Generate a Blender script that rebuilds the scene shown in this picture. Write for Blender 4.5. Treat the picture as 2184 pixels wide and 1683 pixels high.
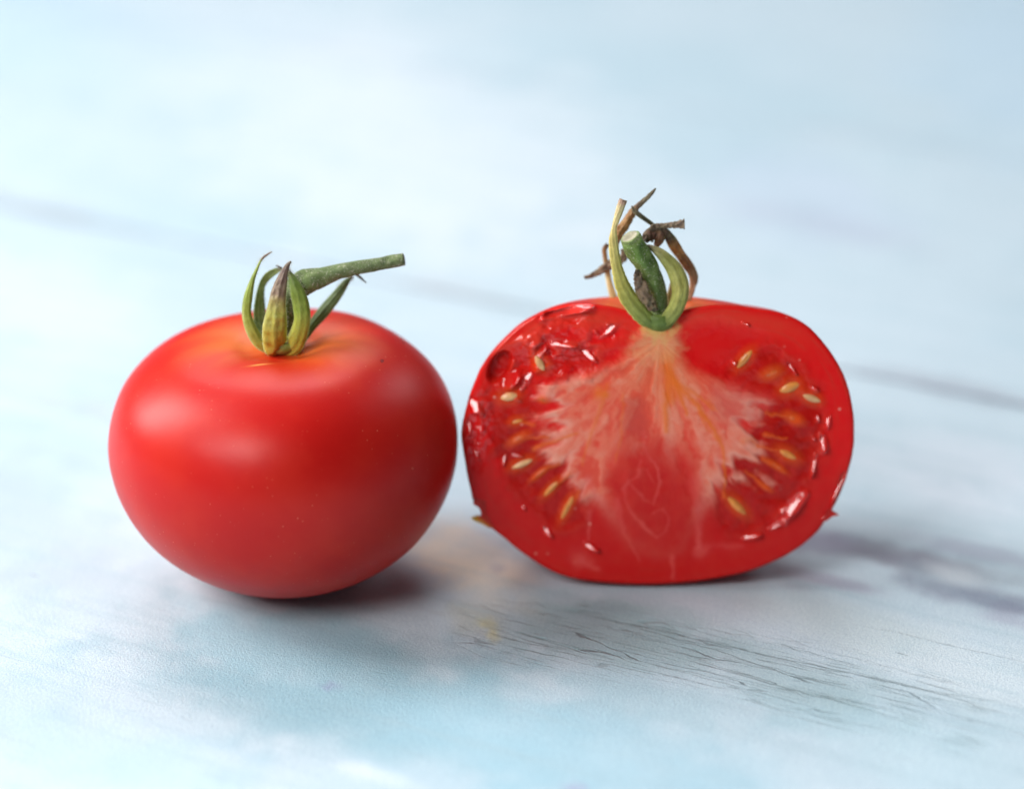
import bpy, math, random
import numpy as np
from mathutils import Vector, Matrix

for o in list(bpy.data.objects): bpy.data.objects.remove(o)
random.seed(7); rng = np.random.default_rng(7)
SC = bpy.context.scene; COL = SC.collection
MM = 0.001
R = math.radians

# ------------------------------------------------------------------ camera
PITCH = R(24.0); DIST = 440.0; LENS = 90.0; AIM = Vector((0, 0, 35.6))
FWD = Vector((0, math.cos(PITCH), -math.sin(PITCH)))
UP = Vector((0, math.sin(PITCH), math.cos(PITCH)))
CAM = AIM - FWD * DIST                      # millimetres
cd = bpy.data.cameras.new('camera'); cam = bpy.data.objects.new('camera', cd); COL.objects.link(cam)
cam.location = CAM * MM; cam.rotation_euler = (R(90) - PITCH, 0, 0)
cd.lens = LENS; cd.sensor_width = 36.0; cd.clip_start = 0.01; cd.clip_end = 50
cd.dof.use_dof = True; cd.dof.focus_distance = (DIST - 13.0) * MM; cd.dof.aperture_fstop = 6.0
cd.dof.aperture_blades = 0
SC.camera = cam
PW, PH = 2184.0, 1683.0

# ------------------------------------------------------------------ light
SC.view_settings.view_transform = 'Standard'; SC.view_settings.look = 'None'
SC.view_settings.exposure = 0.04; SC.view_settings.gamma = 1.0
w = bpy.data.worlds.new('World'); SC.world = w; w.use_nodes = True
bg = w.node_tree.nodes['Background']; bg.inputs[0].default_value = (0.84, 0.91, 1.0, 1); bg.inputs[1].default_value = 0.09

def area(name, direction, dist, sx, sy, power, color, target=(0, 0, 30), roll=0):
    ld = bpy.data.lights.new(name, 'AREA'); ld.shape = 'RECTANGLE'; ld.size = sx; ld.size_y = sy
    ld.energy = power; ld.color = color
    o = bpy.data.objects.new(name, ld); COL.objects.link(o)
    d = Vector(direction).normalized(); t = Vector(target) * MM
    o.location = t + d * dist
    o.rotation_euler = ((-d).to_track_quat('-Z', 'Y') @ Matrix.Rotation(roll, 4, 'Z').to_quaternion()).to_euler()
    return o
area('window_light', (-0.82, 0.20, 0.58), 0.80, 0.33, 0.50, 8.4, (1.0, 0.965, 0.96), target=(-30, 0, 30))
area('window_light', (-0.55, -0.60, 0.58), 0.42, 0.17, 0.17, 1.22, (1.0, 0.95, 0.94), target=(0, 0, 40))
area('window_light', (-0.10, 0.66, 0.75), 1.1, 0.60, 0.50, 5.5, (0.96, 0.97, 1.0))
area('window_light', (0.62, 0.51, 0.60), 1.0, 0.30, 0.30, 1.5, (0.97, 0.96, 1.0))

# ------------------------------------------------------------------ helpers
def unproject(px, py, p0, n):
    """photo pixel -> point on the plane through p0 with normal n (numpy, mm)"""
    px = np.asarray(px, float); py = np.asarray(py, float)
    a = (px - PW / 2) / PW * 36.0 / LENS; b = -(py - PH / 2) / PW * 36.0 / LENS
    F = np.array(FWD); U = np.array(UP)
    d = F[None] + b.reshape(-1, 1) * U[None]; d[:, 0] += a.reshape(-1)
    c = np.array(CAM); p0 = np.array(p0, float); n = np.array(n, float)
    t = ((p0 - c) @ n) / (d @ n)
    return c[None] + d * t[:, None]
def ground(px, py, z=0.0): return unproject([px], [py], (0, 0, z), (0, 0, 1))[0]
def atdepth(px, py, y): return unproject([px], [py], (0, y, 0), (0, 1, 0))[0]
def project(P):
    P = np.asarray(P, float) - np.array(CAM)
    z = P @ np.array(FWD)
    return PW / 2 + P[:, 0] / z * LENS / 36 * PW, PH / 2 - (P @ np.array(UP)) / z * LENS / 36 * PW

def _h(ix, iy, s):
    n = (ix.astype(np.int64) * 374761393 + iy.astype(np.int64) * 668265263 + s * 1274126177) & 0xffffffff
    n = ((n ^ (n >> 13)) * 1274126177) & 0xffffffff
    return ((n ^ (n >> 16)) & 0xffff) / 65535.0 * 2 - 1
def vnoise(x, y, s=0):
    ix = np.floor(x); iy = np.floor(y); fx = x - ix; fy = y - iy
    fx = fx * fx * fx * (fx * (fx * 6 - 15) + 10); fy = fy * fy * fy * (fy * (fy * 6 - 15) + 10)
    ix = ix.astype(np.int64); iy = iy.astype(np.int64)
    a = _h(ix, iy, s); b = _h(ix + 1, iy, s); c = _h(ix, iy + 1, s); d = _h(ix + 1, iy + 1, s)
    return (a * (1 - fx) + b * fx) * (1 - fy) + (c * (1 - fx) + d * fx) * fy
def fbm(x, y, s=0, o=4):
    r = 0; a = 0.5
    for i in range(o):
        r = r + a * vnoise(x * 2 ** i + 17.3 * i, y * 2 ** i - 9.1 * i, s + i); a *= 0.5
    return r
def ss(a, b, x):
    t = np.clip((x - a) / (b - a), 0, 1); return t * t * (3 - 2 * t)
def sdpoly(X, Y, poly):
    d = np.full(X.shape, 1e18); ins = np.zeros(X.shape, bool); n = len(poly)
    for i in range(n):
        x0, y0 = poly[i]; x1, y1 = poly[(i + 1) % n]; ex, ey = x1 - x0, y1 - y0
        t = np.clip(((X - x0) * ex + (Y - y0) * ey) / (ex * ex + ey * ey + 1e-9), 0, 1)
        d = np.minimum(d, (X - x0 - t * ex) ** 2 + (Y - y0 - t * ey) ** 2)
        c = ((y0 > Y) != (y1 > Y)) & (X < ex * (Y - y0) / (ey + 1e-12) + x0)
        ins ^= c
    d = np.sqrt(d); return np.where(ins, -d, d)
def sdline(X, Y, pts):
    """distance to a polyline and the running parameter 0..1"""
    d = np.full(X.shape, 1e18); tt = np.zeros(X.shape); n = len(pts) - 1
    for i in range(n):
        x0, y0 = pts[i][:2]; x1, y1 = pts[i + 1][:2]; ex, ey = x1 - x0, y1 - y0
        t = np.clip(((X - x0) * ex + (Y - y0) * ey) / (ex * ex + ey * ey + 1e-9), 0, 1)
        q = (X - x0 - t * ex) ** 2 + (Y - y0 - t * ey) ** 2
        m = q < d; d = np.where(m, q, d); tt = np.where(m, (i + t) / n, tt)
    return np.sqrt(d), tt
def crom(P, n):
    """Catmull-Rom through rows of P, n samples per span"""
    P = np.asarray(P, float); Q = np.vstack([2 * P[0] - P[1], P, 2 * P[-1] - P[-2]]); out = []
    for i in range(len(P) - 1):
        a, b, c, d = Q[i], Q[i + 1], Q[i + 2], Q[i + 3]
        for k in range(n):
            t = k / n
            out.append(0.5 * (2 * b + (c - a) * t + (2 * a - 5 * b + 4 * c - d) * t * t + (3 * b - a - 3 * c + d) * t ** 3))
    out.append(P[-1]); return np.array(out)

def mesh_obj(name, V, F, mat, parent=None, colors=None, smooth=True, origin=None):
    V = np.asarray(V, float)
    if origin is not None: V = V - np.array(origin)
    me = bpy.data.meshes.new(name); me.from_pydata((V * MM).tolist(), [], F if isinstance(F, list) else F.tolist())
    if colors is not None:
        at = me.color_attributes.new('pigment', 'FLOAT_COLOR', 'POINT')
        c = np.ones((len(V), 4)); c[:, :colors.shape[1]] = colors
        at.data.foreach_set('color', c.ravel().astype(np.float32))
    if smooth: me.polygons.foreach_set('use_smooth', [True] * len(me.polygons))
    me.update(); me.validate()
    o = bpy.data.objects.new(name, me); COL.objects.link(o)
    if mat: me.materials.append(mat)
    if parent is not None: o.parent = parent
    return o
def grid_faces(nu, nv, wrap=False):
    """nu rows, nv columns (row-major)"""
    i = np.arange(nu - 1)[:, None]; j = np.arange(nv if wrap else nv - 1)[None]
    j2 = (j + 1) % nv
    return np.stack([i * nv + j, i * nv + j2, (i + 1) * nv + j2, (i + 1) * nv + j], -1).reshape(-1, 4)

class NT:
    def __init__(s, name):
        s.m = bpy.data.materials.new(name); s.m.use_nodes = True; s.t = s.m.node_tree
        s.b = s.t.nodes['Principled BSDF']; s.out = s.t.nodes['Material Output']
    def n(s, typ, **kw):
        nd = s.t.nodes.new(typ)
        for k, v in kw.items():
            if k.startswith('_'): setattr(nd, k[1:], v)
        for k, v in kw.items():
            if not k.startswith('_'):
                key = int(k[1:]) if k[0] == 'i' and k[1:].isdigit() else k.replace('__', ' ')
                s.put(nd.inputs[key], v)
        return nd
    def put(s, inp, v):
        if isinstance(v, bpy.types.NodeSocket): s.t.links.new(v, inp)
        else: inp.default_value = v
    def math(s, op, a, b=0.0, c=0.0, clamp=False):
        nd = s.t.nodes.new('ShaderNodeMath'); nd.operation = op; nd.use_clamp = clamp
        s.put(nd.inputs[0], a); s.put(nd.inputs[1], b); s.put(nd.inputs[2], c); return nd.outputs[0]
    def mix(s, f, a, b, blend='MIX'):
        nd = s.t.nodes.new('ShaderNodeMix'); nd.data_type = 'RGBA'; nd.blend_type = blend
        s.put(nd.inputs[0], f); s.put(nd.inputs[6], a); s.put(nd.inputs[7], b); return nd.outputs[2]
    def ramp(s, f, lo, hi, to0=0.0, to1=1.0):
        nd = s.t.nodes.new('ShaderNodeMapRange'); nd.interpolation_type = 'SMOOTHSTEP'
        s.put(nd.inputs[0], f); s.put(nd.inputs[1], lo); s.put(nd.inputs[2], hi); s.put(nd.inputs[3], to0); s.put(nd.inputs[4], to1)
        return nd.outputs[0]
    def noise(s, vec, scale, detail=3.0, rough=0.5, dist=0.0):
        nd = s.t.nodes.new('ShaderNodeTexNoise'); s.put(nd.inputs['Vector'], vec)
        nd.inputs['Scale'].default_value = scale; nd.inputs['Detail'].default_value = detail
        nd.inputs['Roughness'].default_value = rough; nd.inputs['Distortion'].default_value = dist
        return nd.outputs[0]
    def bump(s, h, strength, dist, nrm=None):
        nd = s.t.nodes.new('ShaderNodeBump'); s.put(nd.inputs['Height'], h)
        nd.inputs['Strength'].default_value = strength; nd.inputs['Distance'].default_value = dist
        if nrm is not None: s.put(nd.inputs['Normal'], nrm)
        return nd.outputs[0]
    def set(s, **kw):
        for k, v in kw.items(): s.put(s.b.inputs[k.replace('__', ' ')], v)
def C4(r, g, b): return (r, g, b, 1.0)

# ------------------------------------------------------------------ materials
def mat_skin():
    t = NT('tomato_skin'); pos = t.n('ShaderNodeTexCoord').outputs['Object']
    col = t.n('ShaderNodeVertexColor', _layer_name='pigment').outputs[0]
    n1 = t.noise(pos, 90, 4); n2 = t.noise(pos, 900, 2)
    col = t.mix(t.ramp(n1, 0.35, 0.7, 0.0, 0.14), col, C4(0.80, 0.07, 0.025))
    vo = t.n('ShaderNodeTexVoronoi', Vector=pos, Scale=1250.0)
    rnd = t.n('ShaderNodeSeparateColor', i0=vo.outputs['Color']).outputs[0]
    dots = t.math('MULTIPLY', t.ramp(vo.outputs['Distance'], 0.08, 0.20, 1, 0), t.ramp(rnd, 0.78, 0.95))
    col = t.mix(t.math('MULTIPLY', dots, t.ramp(t.noise(pos, 60, 2), 0.4, 0.65, 0.06, 0.45)), col, C4(0.95, 0.42, 0.26))
    h = t.math('ADD', t.math('MULTIPLY', n2, 0.25), t.math('ADD', t.math('MULTIPLY', dots, 0.3), n1))
    t.set(Base__Color=col, Roughness=0.40, Normal=t.bump(h, 0.08, 0.0006))
    t.set(Subsurface__Weight=0.22, Subsurface__Radius=(0.004, 0.0008, 0.0005), Subsurface__Scale=1.0)
    t.set(Specular__IOR__Level=0.27, Coat__Weight=0.0)
    return t.m
def mat_flesh():
    t = NT('tomato_flesh'); pos = t.n('ShaderNodeTexCoord').outputs['Object']
    vc = t.n('ShaderNodeVertexColor', _layer_name='pigment'); col = vc.outputs[0]
    wet = vc.outputs[1]
    n1 = t.noise(pos, 500, 4, 0.6); n2 = t.noise(pos, 1800, 2)
    n3 = t.noise(pos, 160, 3)
    col = t.mix(t.math('MULTIPLY', t.ramp(n1, 0.3, 0.75, 0, 0.30), t.math('SUBTRACT', 1.0, wet)), col, t.mix(0.5, col, C4(0.80, 0.10, 0.05)))
    vo = t.n('ShaderNodeTexVoronoi', Vector=pos, Scale=420.0)
    rnd = t.n('ShaderNodeSeparateColor', i0=vo.outputs['Color']).outputs[0]
    dots = t.math('MULTIPLY', t.ramp(vo.outputs['Distance'], 0.05, 0.16, 1, 0), t.ramp(rnd, 0.78, 0.98))
    col = t.mix(t.math('MULTIPLY', dots, t.math('MULTIPLY', t.math('SUBTRACT', 1.0, wet), 0.75)), col, C4(0.98, 0.62, 0.50))
    h = t.math('ADD', t.math('MULTIPLY', n2, 0.25), t.math('ADD', t.math('MULTIPLY', n1, 0.8), t.math('MULTIPLY', n3, 1.2)))
    h = t.math('MULTIPLY', h, t.ramp(wet, 0.3, 0.7, 1.0, 0.35))
    t.set(Base__Color=col, Roughness=t.ramp(wet, 0, 1, 0.36, 0.10), Normal=t.bump(h, 0.14, 0.0004))
    t.set(Subsurface__Weight=0.30, Subsurface__Radius=(0.0022, 0.0003, 0.0002), Subsurface__Scale=1.0)
    t.set(Specular__IOR__Level=t.ramp(wet, 0.2, 1, 0.12, 0.30), Coat__Weight=t.ramp(wet, 0.35, 0.95, 0.06, 1.0), Coat__Roughness=0.05)
    return t.m
def mat_plant(name, rough=0.6, fuzz=0.0):
    t = NT(name); pos = t.n('ShaderNodeTexCoord').outputs['Object']
    col = t.n('ShaderNodeVertexColor', _layer_name='pigment').outputs[0]
    n1 = t.noise(pos, 700, 4, 0.65); n2 = t.noise(pos, 2600, 3)
    col = t.mix(t.ramp(n1, 0.3, 0.72), t.mix(1.0, col, C4(0.82, 0.80, 0.78), 'MULTIPLY'), t.mix(0.08, col, C4(0.85, 0.85, 0.4)))
    if fuzz > 0:
        col = t.mix(t.ramp(n2, 0.56, 0.74, 0, fuzz), col, C4(0.75, 0.72, 0.58))
    t.set(Base__Color=col, Roughness=rough, Normal=t.bump(t.math('ADD', n1, n2), 0.5, 0.0003))
    t.set(Subsurface__Weight=0.15, Subsurface__Radius=(0.0006, 0.0008, 0.0003), Subsurface__Scale=1.0)
    return t.m
def mat_simple(name, c, rough=0.4, sss=0.0, rad=(0.001, 0.0007, 0.0003), bump=0.2, coat=0.0, scale=900):
    t = NT(name); pos = t.n('ShaderNodeTexCoord').outputs['Object']
    n1 = t.noise(pos, scale, 4)
    col = t.mix(t.ramp(n1, 0.3, 0.7), C4(c[0] * 0.75, c[1] * 0.7, c[2] * 0.7), C4(*c))
    t.set(Base__Color=col, Roughness=rough, Normal=t.bump(n1, bump, 0.0003), Coat__Weight=coat, Coat__Roughness=0.05)
    if sss: t.set(Subsurface__Weight=sss, Subsurface__Radius=rad, Subsurface__Scale=1.0)
    return t.m
M_SKIN = mat_skin(); M_FLESH = mat_flesh()
M_SEPAL = mat_plant('sepal_leaf', 0.5, 0.06); M_STEM = mat_plant('fuzzy_stem', 0.7, 0.5); M_DRY = mat_plant('dried_sepal', 0.75, 0.15)
M_HAIR = mat_simple('plant_hair', (0.72, 0.70, 0.55), 0.6)
M_SEED = mat_simple('tomato_seed', (0.85, 0.48, 0.15), 0.3, 0.35, coat=0.7)
M_DROP = mat_simple('juice', (0.60, 0.05, 0.04), 0.06, 0.4, (0.003, 0.0006, 0.0004), 0.15, 1.0, 1500)

# ------------------------------------------------------------------ tabletop of painted planks
S1a, S1b = ground(0, 432), ground(2184, 862)
S2a, S2b = ground(0, 803), ground(2184, 1300)
dv = (S1b - S1a)[:2]; dv /= np.linalg.norm(dv)
nv_ = np.array([-dv[1], dv[0]])             # points away from the camera, across the boards
v1 = float(nv_ @ S1a[:2] + nv_ @ S1b[:2]) / 2; v2 = float(nv_ @ S2a[:2] + nv_ @ S2b[:2]) / 2
print('seams', v1, v2, 'dir', dv)
ang = math.atan2(dv[1], dv[0])

def uv_of(px, py):
    p = ground(px, py); return float(dv @ p[:2]) * MM, float(nv_ @ p[:2]) * MM
CHECKS = []
for (xa, ya, xb, yb, wd, k) in [(1170, 1292, 2150, 1512, 0.00016, 0.95), (1790, 1318, 2300, 1440, 0.00013, 0.55), (1120, 1372, 1700, 1500, 0.00011, 0.7), (1340, 1395, 1640, 1462, 0.00017, 0.95)]:
    ua, va = uv_of(xa, ya); ub, vb = uv_of(xb, yb); sl = (vb - va) / (ub - ua); CHECKS.append((va - sl * ua, sl, ua, ub, wd, k))

def mat_table():
    t = NT('cracked_blue_paint')
    g = t.n('ShaderNodeTexCoord').outputs['Object']
    low = t.n('ShaderNodeVertexColor', _layer_name='pigment'); base = low.outputs[0]; crackmask = low.outputs[1]
    mp = t.n('ShaderNodeMapping', Vector=g); mp.inputs['Scale'].default_value = (1, 1, 1)
    # object space of every plank: x along the grain, y across it
    str1 = t.n('ShaderNodeMapping', Vector=g); str1.inputs['Scale'].default_value = (0.16, 1, 1)
    str2 = t.n('ShaderNodeMapping', Vector=g); str2.inputs['Scale'].default_value = (0.05, 1, 1)
    cloud = t.noise(g, 28, 5, 0.6); cloud2 = t.noise(g, 75, 4, 0.55)
    grain = t.noise(str2.outputs[0], 260, 4, 0.6)
    fine = t.noise(g, 2400, 3, 0.6); fine2 = t.noise(g, 4600, 2, 0.5)
    col = t.mix(t.ramp(cloud, 0.42, 0.72, 0, 0.28), base, C4(0.61, 0.76, 0.82))
    col = t.mix(t.ramp(cloud2, 0.52, 0.75, 0, 0.30), col, C4(0.40, 0.58, 0.65))
    col = t.mix(t.ramp(grain, 0.48, 0.70, 0, 0.36), col, C4(0.40, 0.57, 0.63))
    col = t.mix(t.ramp(fine, 0.32, 0.68, 0.0, 0.60), col, t.mix(1.0, col, C4(0.62, 0.70, 0.78), 'MULTIPLY'))
    # crackle: voronoi edges drawn out along the grain, broken up by noise
    wob = t.noise(g, 140, 4, 0.6)
    wv = t.n('ShaderNodeVectorMath', _operation='MULTIPLY_ADD', i0=t.n('ShaderNodeTexNoise', Vector=g, Scale=220.0, Detail=3.0).outputs['Color'], i1=(0.0035, 0.0016, 0), i2=g).outputs[0]
    mpv = t.n('ShaderNodeMapping', Vector=wv); mpv.inputs['Scale'].default_value = (0.055, 1, 1)
    vo = t.n('ShaderNodeTexVoronoi', _feature='DISTANCE_TO_EDGE', Vector=mpv.outputs[0], Scale=340.0)
    vo2 = t.n('ShaderNodeTexVoronoi', _feature='DISTANCE_TO_EDGE', Vector=mpv.outputs[0], Scale=800.0)
    brk = t.noise(str1.outputs[0], 420, 3, 0.6)
    c1 = t.math('MULTIPLY', t.ramp(vo.outputs['Distance'], 0.003, 0.018, 1, 0), t.ramp(brk, 0.36, 0.52))
    c2 = t.math('MULTIPLY', t.ramp(vo2.outputs['Distance'], 0.006, 0.05, 0.8, 0), t.ramp(brk, 0.44, 0.56))
    hair = t.math('MULTIPLY', t.ramp(t.noise(str2.outputs[0], 1100, 2, 0.5), 0.66, 0.74), 0.6)
    crack = t.math('MAXIMUM', t.math('MULTIPLY', t.math('MAXIMUM', c1, c2), crackmask), t.math('MULTIPLY', hair, t.ramp(crackmask, 0.0, 1.0, 0.18, 0.9)))
    # long hairline checks that follow the grain
    sep = t.n('ShaderNodeSeparateXYZ', i0=g); ux, vy = sep.outputs[0], sep.outputs[1]
    for (v0, slope, u0, u1, wd, k) in CHECKS:
        wv1 = t.math('MULTIPLY', t.math('SUBTRACT', t.noise(str1.outputs[0], 260, 4, 0.65), 0.5), 0.0030)
        off = t.math('ABSOLUTE', t.math('SUBTRACT', t.math('SUBTRACT', vy, t.math('MULTIPLY_ADD', ux, slope, v0)), wv1))
        ln = t.ramp(off, wd * 0.35, wd, k, 0)
        ln = t.math('MULTIPLY', ln, t.math('MULTIPLY', t.ramp(ux, u0, u0 + 0.012), t.ramp(ux, u1 - 0.02, u1, 1, 0)))
        ln = t.math('MULTIPLY', ln, t.ramp(t.noise(g, 180, 2), 0.30, 0.45, 0.35, 1))
        crack = t.math('MAXIMUM', crack, ln)
    # pits and flecks anywhere
    vp = t.n('ShaderNodeTexVoronoi', Vector=str1.outputs[0], Scale=170.0)
    rp = t.n('ShaderNodeSeparateColor', i0=vp.outputs['Color']).outputs[0]
    pits = t.math('MULTIPLY', t.ramp(vp.outputs['Distance'], 0.015, 0.045, 1, 0), t.ramp(rp, 0.84, 0.93))
    crack = t.math('MAXIMUM', crack, t.math('MULTIPLY', pits, 0.55))
    col = t.mix(t.math('MULTIPLY', crack, 0.6), col, C4(0.10, 0.15, 0.16))
    h = t.math('ADD', t.math('MULTIPLY', fine, 0.6), t.math('ADD', t.math('MULTIPLY', fine2, 0.3), t.math('MULTIPLY', crack, -2.2)))
    h = t.math('ADD', h, t.math('MULTIPLY', cloud2, 1.5))
    t.set(Base__Color=col, Roughness=0.5, Normal=t.bump(h, 0.6, 0.0004), Specular__IOR__Level=0.4)
    return t.m
M_TABLE = mat_table()

top = bpy.data.objects.new('tabletop', None); COL.objects.link(top); top['kind'] = 'structure'
top.rotation_euler = (0, 0, ang)

PAINT = [  # photo px, py, rx, ry, colour, strength : whiter, bluer, warmer, worn or stained paint, plus shade painted under the whole tomato
    (880, 300, 620, 300, (0.86, 0.90, 0.92), .75), (60, 60, 260, 170, (0.60, 0.76, 0.88), .6), (2150, 100, 260, 260, (0.60, 0.77, 0.88), .55),
    (1700, 430, 260, 120, (0.66, 0.74, 0.86), .5), (500, 30, 300, 60, (0.74, 0.80, 0.84), .5),
    (100, 640, 300, 130, (0.80, 0.86, 0.90), .5), (90, 1000, 170, 130, (0.62, 0.80, 0.86), .45),
    (200, 1290, 330, 150, (0.62, 0.74, 0.79), .8), (60, 1520, 260, 170, (0.56, 0.68, 0.735), .9), (60, 1120, 300, 200, (0.54, 0.64, 0.69), .8),
    (120, 455, 360, 26, (0.46, 0.50, 0.54), .6), (1010, 632, 190, 24, (0.46, 0.51, 0.54), .55), (2060, 836, 260, 30, (0.38, 0.42, 0.48), .75), (1750, 480, 260, 26, (0.52, 0.56, 0.66), .5), (90, 850, 200, 24, (0.50, 0.56, 0.60), .5),
    (720, 1400, 420, 120, (0.33, 0.55, 0.62), .9), (760, 1520, 600, 170, (0.33, 0.55, 0.63), .9), (1250, 1610, 600, 140, (0.37, 0.60, 0.69), .85), (640, 1390, 330, 90, (0.38, 0.60, 0.68), .7),  # first and last put the whole tomato's teal shade into the paint
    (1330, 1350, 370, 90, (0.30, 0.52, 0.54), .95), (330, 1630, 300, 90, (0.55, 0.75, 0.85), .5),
    (760, 1640, 90, 26, (0.85, 0.90, 0.93), .9), (850, 1665, 90, 26, (0.80, 0.88, 0.93), .6),
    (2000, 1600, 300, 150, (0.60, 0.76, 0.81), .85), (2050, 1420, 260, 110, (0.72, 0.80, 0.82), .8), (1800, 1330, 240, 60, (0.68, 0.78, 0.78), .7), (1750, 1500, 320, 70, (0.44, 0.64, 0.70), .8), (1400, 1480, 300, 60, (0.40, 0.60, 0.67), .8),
    (2050, 1000, 260, 110, (0.80, 0.85, 0.90), .7),
    (1040, 1230, 130, 90, (0.97, 0.87, 0.70), .9), (960, 1190, 110, 80, (0.98, 0.86, 0.64), .8), (1010, 1320, 80, 40, (0.60, 0.58, 0.42), .5),  # warm cream tone between the tomatoes
    (1037, 1328, 22, 12, (0.80, 0.72, 0.28), .9), (1052, 1352, 14, 16, (0.76, 0.70, 0.30), .8), (930, 1308, 12, 8, (0.30, 0.24, 0.16), .6),
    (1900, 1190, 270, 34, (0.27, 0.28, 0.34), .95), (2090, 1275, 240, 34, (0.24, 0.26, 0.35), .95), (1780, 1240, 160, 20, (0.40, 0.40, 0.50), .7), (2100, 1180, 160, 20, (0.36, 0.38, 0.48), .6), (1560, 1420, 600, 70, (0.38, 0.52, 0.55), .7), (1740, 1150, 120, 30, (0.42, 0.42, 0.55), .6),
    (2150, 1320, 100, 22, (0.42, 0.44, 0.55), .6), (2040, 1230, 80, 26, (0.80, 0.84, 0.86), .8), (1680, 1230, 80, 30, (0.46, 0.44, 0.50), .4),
    (705, 1463, 30, 10, (0.34, 0.34, 0.56), .6), (1060, 1212, 22, 14, (0.36, 0.34, 0.44), .45), (1225, 1680, 30, 10, (0.40, 0.36, 0.55), .6),
]
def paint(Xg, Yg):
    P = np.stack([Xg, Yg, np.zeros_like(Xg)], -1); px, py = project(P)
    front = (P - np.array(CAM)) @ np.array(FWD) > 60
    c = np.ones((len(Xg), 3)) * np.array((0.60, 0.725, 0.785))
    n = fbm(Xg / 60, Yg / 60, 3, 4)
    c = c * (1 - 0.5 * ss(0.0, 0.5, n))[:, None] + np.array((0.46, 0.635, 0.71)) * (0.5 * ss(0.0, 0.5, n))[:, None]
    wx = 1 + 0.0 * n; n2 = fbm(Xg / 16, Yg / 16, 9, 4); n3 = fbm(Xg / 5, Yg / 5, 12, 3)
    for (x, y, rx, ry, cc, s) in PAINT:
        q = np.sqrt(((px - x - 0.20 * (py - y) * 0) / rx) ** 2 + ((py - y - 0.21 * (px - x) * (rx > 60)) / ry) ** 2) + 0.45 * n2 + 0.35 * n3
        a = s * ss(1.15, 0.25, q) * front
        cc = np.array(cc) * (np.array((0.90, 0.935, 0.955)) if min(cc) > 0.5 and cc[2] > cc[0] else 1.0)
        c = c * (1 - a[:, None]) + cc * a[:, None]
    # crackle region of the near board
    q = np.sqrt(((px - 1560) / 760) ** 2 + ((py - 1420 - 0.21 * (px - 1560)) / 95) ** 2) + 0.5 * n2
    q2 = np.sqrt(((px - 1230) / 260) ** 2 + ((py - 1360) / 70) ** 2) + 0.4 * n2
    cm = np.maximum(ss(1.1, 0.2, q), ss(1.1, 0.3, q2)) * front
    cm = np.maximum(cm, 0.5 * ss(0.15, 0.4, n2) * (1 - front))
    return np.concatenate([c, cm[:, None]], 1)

def plank(va, vb, ua, ub, z, step):
    """one board: painted top, rounded long edges, sides"""
    nu = int((ub - ua) / step) + 1; W = vb - va
    cross = [(0.0, -18), (0.0, -1.6), (0.15, -0.7), (0.5, -0.22), (1.2, 0.0)]
    k = max(6, int(W / step)); prof = cross + [(x, 0.0) for x in np.linspace(3, W - 3, k)] + [(W - a, b) for a, b in cross[::-1]]
    prof = np.array(prof); u = np.linspace(ua, ub, nu)
    U = np.repeat(u, len(prof)); Vv = np.tile(prof[:, 0], nu) + va; Z = np.tile(prof[:, 1], nu)
    Vv = Vv + 0.35 * fbm(U / 30, Vv * 0 + va, 5, 3) * (np.minimum(Vv - va, vb - Vv) < 2)
    Z = Z + z + 0.10 * fbm(U / 40, Vv / 14, 8, 3) * (Z > -2)
    Xg = U * dv[0] + Vv * nv_[0]; Yg = U * dv[1] + Vv * nv_[1]
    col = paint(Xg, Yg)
    side = (np.tile(prof[:, 1], nu) < -0.5)
    col[side, :3] = np.array((0.30, 0.36, 0.42))
    return mesh_obj('plank', np.stack([U, Vv, Z], -1), grid_faces(nu, len(prof))[:, ::-1], M_TABLE, top, col)
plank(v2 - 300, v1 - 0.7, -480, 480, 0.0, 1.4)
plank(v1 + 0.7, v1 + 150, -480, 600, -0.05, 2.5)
plank(v1 + 151, v1 + 330, -480, 700, 0.0, 4.0)

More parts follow.
